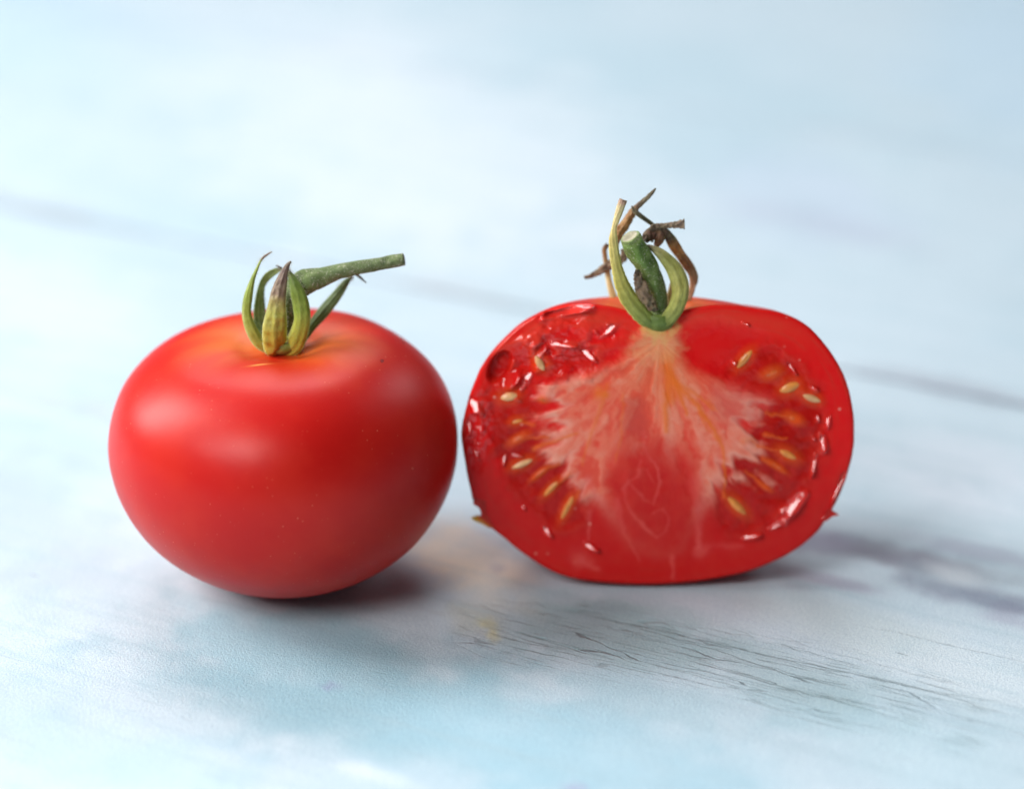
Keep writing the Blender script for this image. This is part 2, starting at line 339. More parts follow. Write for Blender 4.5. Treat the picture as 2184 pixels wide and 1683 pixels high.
# ------------------------------------------------------------------ sepals, stems
def strip(name, pts, stops, mat, parent, unit, conv, curl=0.25, thick=0.35, wav=0.0, na=13, org=(0, 0, 0), label=None, rag=0.0, seed=1):
    """curved leaf: pts = (px,py,depth_y,width_px[,twist_deg]) ; stops = (t, rgb)"""
    rows = []
    for p in pts:
        x, y = conv(p[0], p[1]); P = atdepth(x, y, p[2]); rows.append([*P, p[3] * unit, p[4] if len(p) > 4 else 0.0])
    Q = crom(rows, 9); n = len(Q); P = Q[:, :3]; W = np.maximum(Q[:, 3], 0.12) / 2; A = np.radians(Q[:, 4])
    T = np.gradient(P, axis=0); T /= np.linalg.norm(T, axis=1)[:, None] + 1e-9
    Vw = np.array(CAM) - P; Vw /= np.linalg.norm(Vw, axis=1)[:, None]
    S0 = np.cross(T, Vw); S0 /= np.linalg.norm(S0, axis=1)[:, None] + 1e-9
    N0 = np.cross(S0, T)
    S = np.cos(A)[:, None] * S0 + np.sin(A)[:, None] * N0; N = np.cross(S, T)
    a = np.linspace(-1, 1, na); V = []; Cc = []
    ts = np.linspace(0, 1, n); st = sorted(stops)
    cs = np.stack([np.interp(ts, [s[0] for s in st], [s[1][k] for s in st]) for k in range(3)], -1)
    for side in (1, -1):
        for i in range(n):
            rg = 1 + rag * vnoise(np.array([i * 0.7, i * 1.9]), np.array([seed * 3.1, seed * 5.7]), seed)
            wl = np.where(a < 0, rg[0], rg[1])
            off = -curl * W[i] * a ** 2 + wav * W[i] * vnoise(a * 2.2 + seed, np.full(na, i * 0.33), seed) \
                + 0.06 * W[i] * np.cos(a * 9)
            th = thick * 0.5 * side * np.sqrt(np.clip(1 - a ** 4, 0.0, 1)) * min(1, 0.35 + W[i] / 0.8)
            V.append(P[i] + (a * W[i] * wl)[:, None] * S[i] + (off + th)[:, None] * N[i])
            mid = np.exp(-(a / 0.16) ** 2)[:, None]; edge = (np.abs(a) ** 4)[:, None]
            c = cs[i][None] * (1 - 0.22 * mid - 0.25 * edge); c = c * (1 + 0.16 * vnoise(a * 6, np.full(na, i * 0.25), seed + 4)[:, None])
            Cc.append(np.clip(c, 0, 1))
    V = np.concatenate(V); Cc = np.concatenate(Cc); g = grid_faces(n, na); off = n * na
    F = g.tolist() + (g[:, ::-1] + off).tolist()
    for i in range(n - 1):
        for j in (0, na - 1):
            q = [i * na + j, (i + 1) * na + j, (i + 1) * na + j + off, i * na + j + off]
            F.append(q if j == na - 1 else q[::-1])
    for i in (0, n - 1):
        for j in range(na - 1):
            q = [i * na + j, i * na + j + 1, i * na + j + 1 + off, i * na + j + off]
            F.append(q if i else q[::-1])
    o = mesh_obj(name, V, F, mat, parent, Cc, origin=org)
    if label: o['label'] = label
    return o, (P, W, S, N, T)

def tube(name, pts, stops, mat, parent, unit, conv, org=(0, 0, 0), na=28, bump_=0.06, ridges=0.03, seed=2, capcol=None):
    rows = []
    for p in pts:
        x, y = conv(p[0], p[1]); P = atdepth(x, y, p[2]); rows.append([*P, p[3] * unit / 2])
    Q = crom(rows, 8); P = Q[:, :3]; Rr = Q[:, 3]; n = len(Q)
    T = np.gradient(P, axis=0); T /= np.linalg.norm(T, axis=1)[:, None]
    # rounded end
    S = np.cross(T, np.array([0, 1.0, 0.05])); S /= np.linalg.norm(S, axis=1)[:, None]; B = np.cross(T, S)
    a = np.linspace(0, 2 * np.pi, na, endpoint=False); V = []; Cc = []
    ts = np.linspace(0, 1, n); cs = np.stack([np.interp(ts, [s[0] for s in stops], [s[1][k] for s in stops]) for k in range(3)], -1)
    for i in range(n):
        r = Rr[i] * (1 + ridges * np.sin(a * 5 + seed) + bump_ * vnoise(np.cos(a) * 1.5 + seed, np.sin(a) * 1.5 + i * 0.22, seed))
        V.append(P[i] + (r * np.cos(a))[:, None] * S[i] + (r * np.sin(a))[:, None] * B[i])
        Cc.append(cs[i][None] * (1 + 0.25 * vnoise(a * 2, np.full(na, i * 0.3), seed)[:, None]))
    cc = capcol or tuple(cs[-1] * 0.5)
    for f, e in ((0.93, 0.05), (0.75, 0.10), (0.45, 0.02), (0.15, -0.1), (0.01, -0.14)):
        r = Rr[-1] * f; V.append(P[-1] + T[-1] * Rr[-1] * e + (r * np.cos(a))[:, None] * S[-1] + (r * np.sin(a))[:, None] * B[-1])
        Cc.append(np.tile(np.array(cc if f < 0.9 else cs[-1] * 0.9), (na, 1)))
    V = np.concatenate(V); Cc = np.clip(np.concatenate(Cc), 0, 1)
    o = mesh_obj(name, V, grid_faces(n + 5, na, True), mat, parent, Cc, origin=org)
    return o, (P, Rr, S, B, T)

def hairs(frames_tube, frames_strips, n_t, n_s, parent, org, lmin=0.25, lmax=0.7):
    V = []; F = []
    def hair(p, d, t, L):
        d = d / np.linalg.norm(d); q = np.cross(d, t); q /= np.linalg.norm(q) + 1e-9; r = 0.022; k = len(V)
        b = d * 0.6 + t * rng.uniform(-.5, .5); V.extend([p - q * r, p + q * r, p + t * r * 1.5, p + b * L * 0.6 + q * r * .5, p + b * L * 0.6 - q * r * .5, p + d * L])
        F.extend([(k, k + 1, k + 3, k + 4), (k + 1, k + 2, k + 3), (k + 2, k, k + 4), (k + 3, k + 5, k + 4), (k + 2, k + 4, k + 3)])
    for fr in frames_tube:
        P, Rr, S, B, T = fr
        for _ in range(n_t):
            i = rng.integers(4, len(P)); a = rng.uniform(0, 2 * np.pi); d = np.cos(a) * S[i] + np.sin(a) * B[i]
            hair(P[i] + d * Rr[i] * 0.97, d + T[i] * rng.uniform(-.4, .4), T[i], rng.uniform(lmin, lmax) * 0.8)
    for fr in frames_strips:
        P, W, S, N, T = fr
        for _ in range(n_s):
            i = rng.integers(3, len(P) - 1); s = rng.choice([-1, 1])
            hair(P[i] + s * S[i] * W[i] * 0.97, s * S[i] + T[i] * rng.uniform(-.2, .6) + N[i] * rng.uniform(-.6, .6), N[i], rng.uniform(lmin, lmax))
    o = mesh_obj('plant_hair', np.array(V), F, M_HAIR, parent, None, origin=org); o['kind'] = 'stuff'
    return o

def empty(name, loc, label, cat, group=None):
    o = bpy.data.objects.new(name, None); COL.objects.link(o); o.location = Vector(loc) * MM
    o.empty_display_size = 0.02; o['label'] = label; o['category'] = cat
    if group: o['group'] = group
    return o
GRN = (0.17, 0.29, 0.03); DGR = (0.07, 0.13, 0.02); YEL = (0.46, 0.42, 0.05); BRN = (0.19, 0.11, 0.075); DBR = (0.075, 0.04, 0.025)
S_SRC = 0.0806 * 0.546                      # mm per photo pixel (4000 wide)

# ------------------------------------------------------------------ whole tomato
g0 = ground(616, 1224); GX, GY = float(g0[0]), float(g0[1])
ORG1 = (GX, GY, 0.0)
whole = empty('tomato', ORG1, 'whole ripe red tomato with a green stem, left of the cut one', 'tomato', 'two tomatoes on the painted boards')
prof = crom([(0, 0.35), (3.5, 0.12), (8, 0.75), (13.4, 2.5), (19.4, 5.9), (24.8, 10.9), (28.3, 17.0), (29.95, 23.6), (29.8, 29.8), (27.9, 35.6), (24.4, 40.0),
             (19.4, 43.2), (14.0, 44.5), (9.0, 44.5), (5.5, 43.6), (2.5, 43.2), (0, 43.0)], 10)
NA = 288
ph = np.linspace(0, 2 * np.pi, NA, endpoint=False)
rr = prof[:, 0][:, None]; zz = prof[:, 1][:, None] + 0 * ph[None]
lob = 1 + 0.012 * np.cos(5 * ph + 0.6) * ss(3, 20, rr) * ss(10, 40, zz) + 0.008 * np.cos(2 * ph + 1.0)
X = rr * np.cos(ph) * lob; Y = rr * np.sin(ph) * lob
Z = zz + 0.14 * ss(4, 12, rr) * ss(24, 10, rr) * np.cos(5 * ph + 2.2) * (zz > 30) + 0.6 * ss(30, 47, zz) * np.cos(ph) * ss(2, 14, rr)
lump = 1 + 0.006 * fbm(np.cos(ph)[None] * 2.2 + zz / 16, np.sin(ph)[None] * 2.2 + zz / 23, 19, 3) * ss(2, 12, rr)
X = X * lump; Y = Y * lump
V = np.stack([X, Y, Z], -1).reshape(-1, 3)
rad = np.hypot(V[:, 0], V[:, 1]); az = np.arctan2(V[:, 1], V[:, 0])
c = np.tile(np.array((0.52, 0.0065, 0.004)), (len(V), 1))
nn = fbm(np.cos(az) * 3 + V[:, 2] / 9, np.sin(az) * 3 + rad / 8, 21, 4)
topm = (V[:, 2] > 36); nn = 0.5 * nn
a = ss(21, 6, rad + 7 * nn) * topm * (0.55 + 0.45 * np.cos(2 * az + 0.3)); a = np.clip(a, 0, 1) * 0.5
c = c * (1 - a[:, None]) + np.array((0.90, 0.28, 0.03)) * a[:, None]
a = 0.35 * ss(0.1, 0.5, nn)
c = c * (1 - a[:, None]) + np.array((0.62, 0.020, 0.006)) * a[:, None]
# pale scar just in front of the calyx
sx, sy = V[:, 0] + 2.6, V[:, 1] + 9.3
a = np.exp(-((sx * 0.94 + sy * .2) / 1.5) ** 2 - ((sy - .2 * sx) / 0.3) ** 2) * topm
c = c * (1 - a[:, None]) + np.array((0.85, 0.42, 0.10)) * a[:, None]
F = grid_faces(len(prof), NA, True)
V1 = V + np.array(ORG1)
mesh_obj('skin', V, F, M_SKIN, whole, c)

cA = lambda zx, zy: ((880 + zx / 2.874) * .546, (950 + zy / 2.874) * .546)
uA = S_SRC / 2.874
def add(o): return o
fs = []
cy = GY
BT = (0.15, 0.09, 0.08)
# back sepals first
_, f = strip('sepal', [(520, 1080, cy + 3.0, 120), (400, 900, cy + 4.5, 150), (385, 720, cy + 5, 130), (395, 560, cy + 5, 90), (420, 455, cy + 5, 75), (480, 370, cy + 4.5, 85), (560, 318, cy + 4, 70), (625, 285, cy + 3.5, 28), (568, 252, cy + 3.5, 8)],
           [(0, DGR), (0.5, (0.07, 0.14, 0.02)), (0.78, (0.17, 0.24, 0.05)), (0.9, BT), (1, DBR)], M_SEPAL, whole, uA, cA, curl=-0.3, org=ORG1, seed=3); fs.append(f)
_, f = strip('sepal', [(640, 1120, cy + 2, 150), (690, 900, cy + 4, 190), (700, 700, cy + 4.6, 170), (690, 520, cy + 4, 120), (650, 380, cy + 2.5, 70), (640, 300, cy + 2.0, 20)],
           [(0, DGR), (0.6, (0.05, 0.09, 0.02)), (0.85, GRN), (1, BRN)], M_SEPAL, whole, uA, cA, curl=-0.3, org=ORG1, seed=5); fs.append(f)
_, f = strip('sepal', [(850, 1080, cy + 1.5, 120), (960, 930, cy + 3, 120, 20), (1100, 760, cy + 4, 145, 20), (1250, 580, cy + 5, 118, 15), (1350, 450, cy + 5.5, 75), (1405, 395, cy + 6, 40), (1440, 385, cy + 6.4, 14)],
           [(0, GRN), (0.3, (0.12, 0.22, 0.05)), (0.75, (0.17, 0.26, 0.09)), (0.88, BRN), (1, DBR)], M_SEPAL, whole, uA, cA, curl=0.3, org=ORG1, seed=6); fs.append(f)
strip('sepal', [(1400, 330, cy + 5.5, 20), (1480, 360, cy + 5.2, 30), (1530, 400, cy + 5, 26), (1585, 450, cy + 5, 10)],
           [(0, BRN), (1, DBR)], M_DRY, whole, uA, cA, curl=0.3, org=ORG1, seed=16, label='dry brown sepal tip under the stem')
st, ft = tube('stem', [(700, 1060, cy + 0.5, 170), (715, 820, cy + 0.8, 190), (755, 620, cy + 1.2, 240), (840, 470, cy + 1.6, 285), (960, 420, cy + 1.9, 270), (1120, 372, cy + 2.2, 205), (1300, 315, cy + 2.4, 165), (1500, 272, cy + 2.6, 145), (1720, 236, cy + 2.8, 142), (1900, 202, cy + 3, 146), (2005, 184, cy + 3, 140)],
           [(0, DGR), (0.35, (0.10, 0.17, 0.04)), (0.6, (0.11, 0.17, 0.06)), (1, (0.09, 0.15, 0.05))], M_STEM, whole, uA, cA, org=ORG1, bump_=0.10, capcol=(0.05, 0.06, 0.03))
_, f = strip('sepal', [(560, 1200, cy - 1, 120, -20), (410, 1110, cy - 1.6, 150, -22), (318, 970, cy - 1.2, 145, -25), (262, 800, cy - 0.5, 120, -30), (272, 620, cy, 112, -28), (305, 430, cy + .3, 58, -10), (352, 300, cy + .6, 34), (392, 210, cy + .8, 24), (425, 165, cy + .9, 24), (470, 130, cy + 1, 20), (525, 98, cy + 1, 8)],
           [(0, YEL), (0.18, (0.40, 0.42, 0.05)), (0.4, (0.30, 0.42, 0.05)), (0.68, (0.30, 0.40, 0.08)), (0.78, BRN), (1, (0.22, 0.13, 0.10))], M_SEPAL, whole, uA, cA, curl=0.7, org=ORG1, seed=7); fs.append(f)
_, f = strip('sepal', [(640, 1215, cy - 2.2, 170), (770, 1140, cy - 3.2, 215), (848, 900, cy - 3, 190, 10), (842, 720, cy - 2.4, 190, 10), (812, 560, cy - 2, 165), (765, 430, cy - 1.4, 115), (722, 340, cy - 0.6, 60), (705, 290, cy, 18)],
           [(0, YEL), (0.16, (0.50, 0.50, 0.05)), (0.4, (0.24, 0.36, 0.03)), (0.75, (0.14, 0.24, 0.03)), (1, BRN)], M_SEPAL, whole, uA, cA, curl=0.55, org=ORG1, seed=8); fs.append(f)
_, f = strip('sepal', [(610, 1230, cy - 2.4, 210), (568, 1165, cy - 3.8, 270), (555, 990, cy - 4.4, 275), (568, 840, cy - 4.2, 245), (582, 690, cy - 3.7, 195), (600, 560, cy - 3.1, 170), (632, 430, cy - 2.3, 130), (668, 320, cy - 1.5, 82), (700, 250, cy - 1.0, 50), (738, 205, cy - 0.8, 16)],
           [(0, YEL), (0.12, (0.48, 0.42, 0.045)), (0.36, (0.42, 0.43, 0.06)), (0.47, (0.40, 0.34, 0.10)), (0.54, (0.27, 0.18, 0.12)), (0.8, BT), (1, (0.13, 0.08, 0.07))], M_SEPAL, whole, uA, cA, curl=0.5, org=ORG1, seed=9, wav=0.12,
           label='yellow-green sepal with a dry brown tip'); fs.append(f)
# little green cup that the sepals grow from
cup_prof = crom([(0.2, -1.9), (2.0, -1.7), (3.2, -0.9), (3.6, 0.0), (3.1, 0.8), (2.0, 0.6), (0.2, 0.5)], 5); a = np.linspace(0, 2 * np.pi, 40, endpoint=False)
cb = atdepth(*cA(650, 1105), cy)
print('calyx base z', cb)
V = np.stack([cup_prof[:, 0][:, None] * np.cos(a) + cb[0], cup_prof[:, 0][:, None] * np.sin(a) + cb[1], cup_prof[:, 1][:, None] + cb[2] + 0 * a], -1).reshape(-1, 3)
mesh_obj('calyx', V, grid_faces(len(cup_prof), 40, True), M_SEPAL, whole, np.tile(np.array((0.22, 0.26, 0.035)), (len(V), 1)), origin=ORG1)
hairs([ft], fs, 1800, 150, whole, ORG1)

# ------------------------------------------------------------------ cut tomato
LEAN = R(9.0)
FN = np.array((0, -math.cos(LEAN), math.sin(LEAN)))     # the way the cut face looks
gb = ground(1403, 1247, 1.1); FP = np.array((gb[0], gb[1], 1.1))
FA = np.array((1.0, 0, 0)); FB = np.cross(FA, -FN) * -1
if FB[2] < 0: FB = -FB
ORG2 = (float(FP[0]), float(FP[1]), 0.0)
half = empty('halved_tomato', ORG2, 'halved tomato showing its wet red cut face with seeds', 'tomato', 'two tomatoes on the painted boards')
cB = lambda zx, zy: ((1750 + np.asarray(zx) / 1.285) * .546, (1100 + np.asarray(zy) / 1.285) * .546)
def onface(X, Y, h=0.0):
    x, y = cB(np.asarray(X, float), np.asarray(Y, float)); return unproject(x, y, FP, FN) + np.asarray(h).reshape(-1, 1) * FN[None]

LEFT = [(1058, 216), (1010, 205), (960, 180), (915, 155), (860, 135), (790, 122), (700, 112), (610, 113), (520, 135), (440, 172), (345, 232), (245, 330), (170, 430), (118, 545), (84, 660), (66, 760), (76, 850), (94, 950), (113, 1050), (128, 1105), (160, 1145), (172, 1190), (215, 1235),
        (290, 1295), (385, 1370), (500, 1443), (610, 1486), (750, 1508), (900, 1519), (1040, 1521)]
RIGHT = [(1058, 216), (1105, 208), (1135, 180), (1180, 150), (1245, 132), (1340, 118), (1450, 123), (1560, 140), (1640, 152), (1730, 182), (1815, 232), (1895, 320), (1965, 425), (2008, 530), (2032, 645), (2040, 760), (2034, 855), (2010, 950), (1978, 1045), (1936, 1130), (1900, 1190),
         (1850, 1262), (1750, 1345), (1625, 1410), (1500, 1458), (1350, 1490), (1200, 1510), (1040, 1521)]
def resample(P, n):
    P = crom(P, 8); d = np.r_[0, np.cumsum(np.linalg.norm(np.diff(P, axis=0), axis=1))]
    t = np.linspace(0, d[-1], n); return np.stack([np.interp(t, d, P[:, k]) for k in range(2)], -1)
NR = 420
Lp = resample(LEFT, NR); Rp = resample(RIGHT, NR)
rag = lambda n, s: (3.0 * fbm(np.linspace(0, 30, n), np.zeros(n) + s, s, 4))
Lp[:, 0] += rag(NR, 3) * ss(0, 0.05, np.linspace(0, 1, NR)); Rp[:, 0] += rag(NR, 8) * ss(0, 0.05, np.linspace(0, 1, NR))
contour = np.vstack([Lp[:-1], Rp[::-1][:-1]])           # closed, calyx -> left -> bottom -> right -> calyx

# ---- cut face: polar grid with relief and pigment
NRAD = 230; cen = np.array((1058, 830.0))
fr = np.linspace(0.002, 1, NRAD) ** 0.92
G = cen[None, None] + fr[:, None, None] * (contour - cen)[None]
X = G[..., 0].ravel(); Y = G[..., 1].ravel()
CT = contour[::6]
D = -sdpoly(X, Y, [tuple(p) for p in CT]); D = np.maximum(D, 0)
w1 = fbm(X / 90, Y / 90, 31, 4); w2 = fbm(X / 90 + 40, Y / 90, 37, 4)
w3 = fbm(X / 28, Y / 28, 41, 3); w4 = fbm(X / 28 + 9, Y / 28, 43, 3)
Xw = X + 34 * w1 + 14 * w3; Yw = Y + 34 * w2 + 14 * w4
hx, hy = 1065, 300
th = np.arctan2(Y - hy, X - hx); rd = np.hypot(X - hx, Y - hy)
fib = 0.95 * fbm(th * 8 + 0.7 * w1, rd / 230 + w2, 51, 4) + 0.15 * w3 + 0.25 * fbm(X / 80, Y / 160, 59, 3)        # fibres that fan out from the calyx
fib2 = 0.8 * fbm(th * 26 + w1, rd / 90 + w2, 57, 3)
def lay(c, a, k): a = np.clip(a, 0, 1)[:, None]; return c * (1 - a) + np.array(k)[None] * a
col = np.tile(np.array((0.90, 0.008, 0.010)), (len(X), 1)); H = np.zeros(len(X)); WET = np.full(len(X), 0.35)
# wall: faint paler bands parallel to the skin
bands = fbm(D / 16, th * 5, 61, 3)
col = lay(col, 0.35 * ss(0.05, 0.5, bands) * ss(170, 60, D), (0.70, 0.06, 0.035))
col = lay(col, 0.5 * ss(12, 2, D), (0.95, 0.03, 0.02))
col = lay(col, 0.35 * ss(0, 60, D) * ss(150, 70, D) * ss(400, 150, Y), (0.78, 0.10, 0.05))
# bottom wall and core
col = lay(col, 0.0 * ss(1150, 1350, Y), (0.66, 0.06, 0.04))
# gel pockets
GL = [(190, 500), (200, 390), (300, 320), (520, 292), (690, 296), (770, 350), (740, 420), (590, 440), (470, 500), (430, 560), (470, 640), (430, 720), (520, 760), (450, 830), (520, 870), (600, 960), (640, 1040), (700, 1130), (690, 1230), (590, 1260), (440, 1170), (310, 1020), (230, 850), (165, 650)]
GR = [(1335, 410), (1470, 330), (1650, 325), (1790, 420), (1865, 560), (1890, 700), (1872, 850), (1825, 980), (1745, 1090), (1650, 1190), (1520, 1275), (1420, 1285), (1350, 1220), (1335, 1120), (1400, 1010), (1440, 900), (1500, 780), (1560, 690), (1620, 600), (1450, 520), (1330, 480)]
gl = sdpoly(Xw, Yw, GL); gr = sdpoly(Xw, Yw, GR); gd = np.minimum(gl, gr); gel = ss(60, -60, gd)
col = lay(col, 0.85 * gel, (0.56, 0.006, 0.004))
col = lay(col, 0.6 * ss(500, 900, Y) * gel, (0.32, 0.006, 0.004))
col = lay(col, 0.75 * ss(700, 1200, Y + 120 * w1), (0.56, 0.008, 0.008))  # darker downward: shade on the lower face and flesh depth put into the pigment
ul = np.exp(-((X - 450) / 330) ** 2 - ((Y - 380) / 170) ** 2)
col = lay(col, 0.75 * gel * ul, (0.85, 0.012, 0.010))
col = lay(col, 0.5 * gel * ss(0.05, 0.45, w3) * 0.6, (0.70, 0.02, 0.008))
H += -0.22 * ss(30, -60, gd) ; H += gel * 0.40 * w1; WET = np.maximum(WET, 0.42 * gel)
rim = np.exp(-(gd / 13) ** 2); H += 0.05 * rim ; col = lay(col, 0.18 * rim * ss(0.0, 0.4, w1 + 0.2), (0.68, 0.10, 0.06))
# upper right locule wall: smooth bright red
u = sdpoly(Xw, Yw, [(1175, 300), (1215, 235), (1340, 205), (1520, 250), (1600, 330), (1480, 400), (1330, 470), (1240, 430), (1180, 370)])
col = lay(col, 0.8 * ss(35, -35, u), (0.82, 0.006, 0.008)); H += -0.35 * ss(60, -70, u)
# pale core that fans out into the placenta, with ragged tips
FAN = [(985, 215), (935, 270), (905, 340), (840, 400), (740, 440), (600, 455), (520, 500), (450, 545), (430, 590), (520, 610), (395, 672), (510, 700), (560, 720), (400, 780), (520, 800), (560, 815), (470, 850), (540, 880), (590, 960), (640, 1040), (690, 1115), (715, 1080),
       (760, 1150), (820, 1260), (900, 1360), (1040, 1400), (1180, 1380), (1250, 1260), (1300, 1160), (1330, 1110), (1375, 1020), (1500, 1010), (1600, 1050), (1490, 960), (1400, 950), (1480, 900), (1570, 845), (1490, 810), (1580, 745), (1480, 720), (1640, 640), (1560, 640), (1630, 590), (1540, 545),
       (1400, 510), (1300, 470), (1215, 430), (1175, 370), (1165, 300), (1160, 230), (1100, 235)]
Xf = X + 10 * w1 + 9 * w3; Yf = Y + 10 * w2 + 9 * w4 + 30 * fib * ss(300, 600, rd)
th2 = np.arctan2(Y - 520, X - 1065)
sp_ = fbm(th2 * 13 + 0.9 * w1, rd / 400, 63, 2); sp2 = fbm(th2 * 34 + w2, rd / 200, 66, 2)
fd = sdpoly(Xf, Yf, FAN) + (105 * sp_ + 26 * sp2) * ss(330, 620, rd) * ss(1230, 980, Y)
fan = ss(30 + 60 * ss(1000, 1250, Y), -52 - 130 * ss(1000, 1250, Y), fd)
low = ss(720 + 60 * w1, 1040, Y) * ss(300, 150, np.abs(X - 1030) + 60 * w2)
low = np.maximum(low, ss(1020, 1240, Y + 60 * w1))
pink = np.array((0.96, 0.25, 0.155))
fanc = lay(np.tile(pink, (len(X), 1)), ss(0.0, 0.45, fib) * 0.6, (0.98, 0.40, 0.29))
fanc = lay(fanc, ss(0.05, -0.4, fib + 0.4 * fib2) * 0.6, (0.88, 0.05, 0.03))
fanc = lay(fanc, 0.65 * low, (0.74, 0.035, 0.03))
fanc = lay(fanc, 0.55 * np.exp(-((X - 1080) / 230) ** 2 - ((Y - 430) / 200) ** 2), (0.86, 0.26, 0.10))
edgep = np.exp(-((fd + 30) / 34) ** 2) * ss(350, 600, rd)
fanc = lay(fanc, 0.75 * edgep, (1.0, 0.50, 0.38))
al = (fan * (1 - 0.80 * low) * (0.88 + 0.3 * fib))[:, None]; col = col * (1 - al) + fanc * al
H += fan * 0.35 + 0.10 * fib * fan + 0.05 * fib2 * fan; WET = WET * (1 - 0.75 * fan)
# dark red heart
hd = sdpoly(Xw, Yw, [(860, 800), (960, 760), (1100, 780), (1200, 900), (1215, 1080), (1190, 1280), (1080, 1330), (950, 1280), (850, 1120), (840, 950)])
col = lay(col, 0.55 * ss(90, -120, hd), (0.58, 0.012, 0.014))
hd = sdpoly(Xw, Yw, [(900, 590), (960, 560), (1000, 620), (980, 760), (900, 800), (870, 720)]); col = lay(col, 0.5 * ss(50, -40, hd), (0.56, 0.07, 0.06))
# spongy pale right lobe
hd = sdpoly(Xw, Yw, [(1330, 520), (1480, 540), (1600, 600), (1560, 680), (1420, 740), (1330, 640)]); col = lay(col, 0.4 * ss(50, -40, hd), (0.68, 0.20, 0.16))
# orange veins
def vein(pts, wd, k, s, hh=0.0):
    global col, H
    d, t = sdline(X + 10 * w3, Y + 10 * w4, pts); a = s * np.exp(-(d / (wd * (1.1 - 0.7 * t))) ** 2); col = lay(col, a, k); H = H + hh * a
ORA = (0.90, 0.20, 0.025)
for p, wd, s in [([(1100, 380), (1110, 470), (1105, 560), (1090, 640), (1095, 740)], 34, .8), ([(1120, 460), (1160, 560), (1200, 660)], 18, .75), ([(1130, 500), (1240, 560), (1330, 640)], 16, .6),
                 ([(1150, 520), (1250, 620), (1330, 730), (1380, 840), (1390, 980), (1385, 1080)], 14, .75), ([(760, 560), (800, 570)], 34, .7), ([(800, 520), (770, 620), (720, 760), (670, 920)], 14, .45),
                 ([(1150, 530), (1130, 600), (1080, 560)], 20, .5), ([(880, 560), (870, 760), (840, 900)], 9, .35), ([(1310, 600), (1350, 650)], 10, .4), ([(430, 840), (560, 790), (650, 760)], 12, .6),
                 ([(1260, 640), (1300, 740), (1340, 780)], 9, .5), ([(1480, 800), (1520, 790), (1560, 830)], 14, .4)]:
    vein(p, wd, ORA, s, 0.05)
PNK = (0.90, 0.16, 0.14)
for p, wd in [([(985, 760), (990, 850), (1020, 890), (1052, 935), (1066, 1000), (1052, 1060), (1030, 1110)], 7), ([(965, 900), (952, 975), (905, 1000), (880, 1040), (905, 1130), (965, 1210), (1050, 1285), (1100, 1245), (1108, 1185), (1075, 1135), (1025, 1160)], 8),
              ([(905, 1000), (985, 1090), (1020, 1110)], 5), ([(1000, 940), (1030, 1010)], 4), ([(1240, 1000), (1250, 1150), (1262, 1330)], 16), ([(710, 1150), (705, 1300)], 6), ([(850, 1100), (880, 1250), (960, 1400)], 9), ([(1130, 1380), (1130, 1490)], 8),
              ([(660, 1400), (760, 1440)], 20), ([(1260, 1360), (1330, 1320), (1480, 1330)], 12), ([(700, 1000), (760, 1100)], 10)]:
    vein(p, wd * 1.7 * (1 + 0.8 * w2), PNK, 0.30 + 0.3 * w1, 0.02)
# yellow-green flesh under the calyx
q = np.hypot((X - 1050) / 95, (Y - 225) / 90) + 0.5 * w3; col = lay(col, 0.85 * ss(1.2, 0.3, q), (0.66, 0.55, 0.14))
q = np.hypot((X - 1055) / 55, (Y - 205) / 38) + 0.3 * w3; col = lay(col, 0.9 * ss(1.2, 0.5, q), (0.20, 0.30, 0.03))
q = np.hypot((X - 1050) / 170, (Y - 320) / 110) + 0.5 * w3; col = lay(col, 0.5 * ss(1.2, 0.2, q), (0.86, 0.48, 0.22))
H -= 0.0
# torn flesh, upper left
tn = fbm(X / 70 + w1, Y / 52 + w2, 71, 1) * 1.3; um = np.exp(-((X - 520) / 330) ** 2 - ((Y - 330) / 190) ** 2)
H += um * (1.3 * tn + 0.22 * w3) * ss(25, 80, D); WET = np.maximum(WET, 0.8 * um)
col = lay(col, 0.3 * um * ss(0.1, 0.4, tn), (0.95, 0.12, 0.06))
q = np.hypot((X - 258) / 52, (Y - 430) / 88 ) ; q = np.hypot(((X - 258) * .87 + (Y - 430) * .5) / 50, ((Y - 430) * .87 - (X - 258) * .5) / 88); hole = ss(1.15, 0.75, q)
H -= 1.6 * hole; col = lay(col, 0.8 * hole, (0.50, 0.003, 0.004))
# left margin: wet and wrinkled
lm = ss(330, 120, X) * ss(450, 620, Y) * ss(1000, 800, Y) * ss(10, 40, D); H += lm * 0.8 * fbm(X / 34, Y / 44, 77, 2); WET = np.maximum(WET, lm)

# seeds: (x, y, length, width, angle, height above gel, tint) in face pixels
SEEDS = [(1490, 390, 112, 52, -52, .25, 0), (1625, 462, 90, 52, -20, -.25, 1), (1718, 532, 104, 76, -22, .25, 0), (1826, 586, 88, 56, 22, .35, 2), (1735, 688, 84, 42, 25, -.2, 1),
         (1705, 868, 112, 60, 28, .1, 0), (1450, 1125, 128, 56, 45, .25, 0), (460, 405, 84, 60, 60, .2, 2), (305, 578, 96, 64, -10, .3, 2), (344, 703, 66, 40, -15, .1, 0), (352, 790, 96, 36, -30, -.1, 1),
         (372, 915, 112, 50, -24, .25, 2), (462, 962, 96, 26, -40, .1, 1), (517, 1040, 112, 40, -47, .2, 0), (598, 1135, 130, 44, -64, .2, 0), (1645, 925, 100, 26, 33, -.1, 1), (1590, 1030, 70, 22, 35, -.1, 1), (478, 590, 50, 30, 10, .0, 1)]
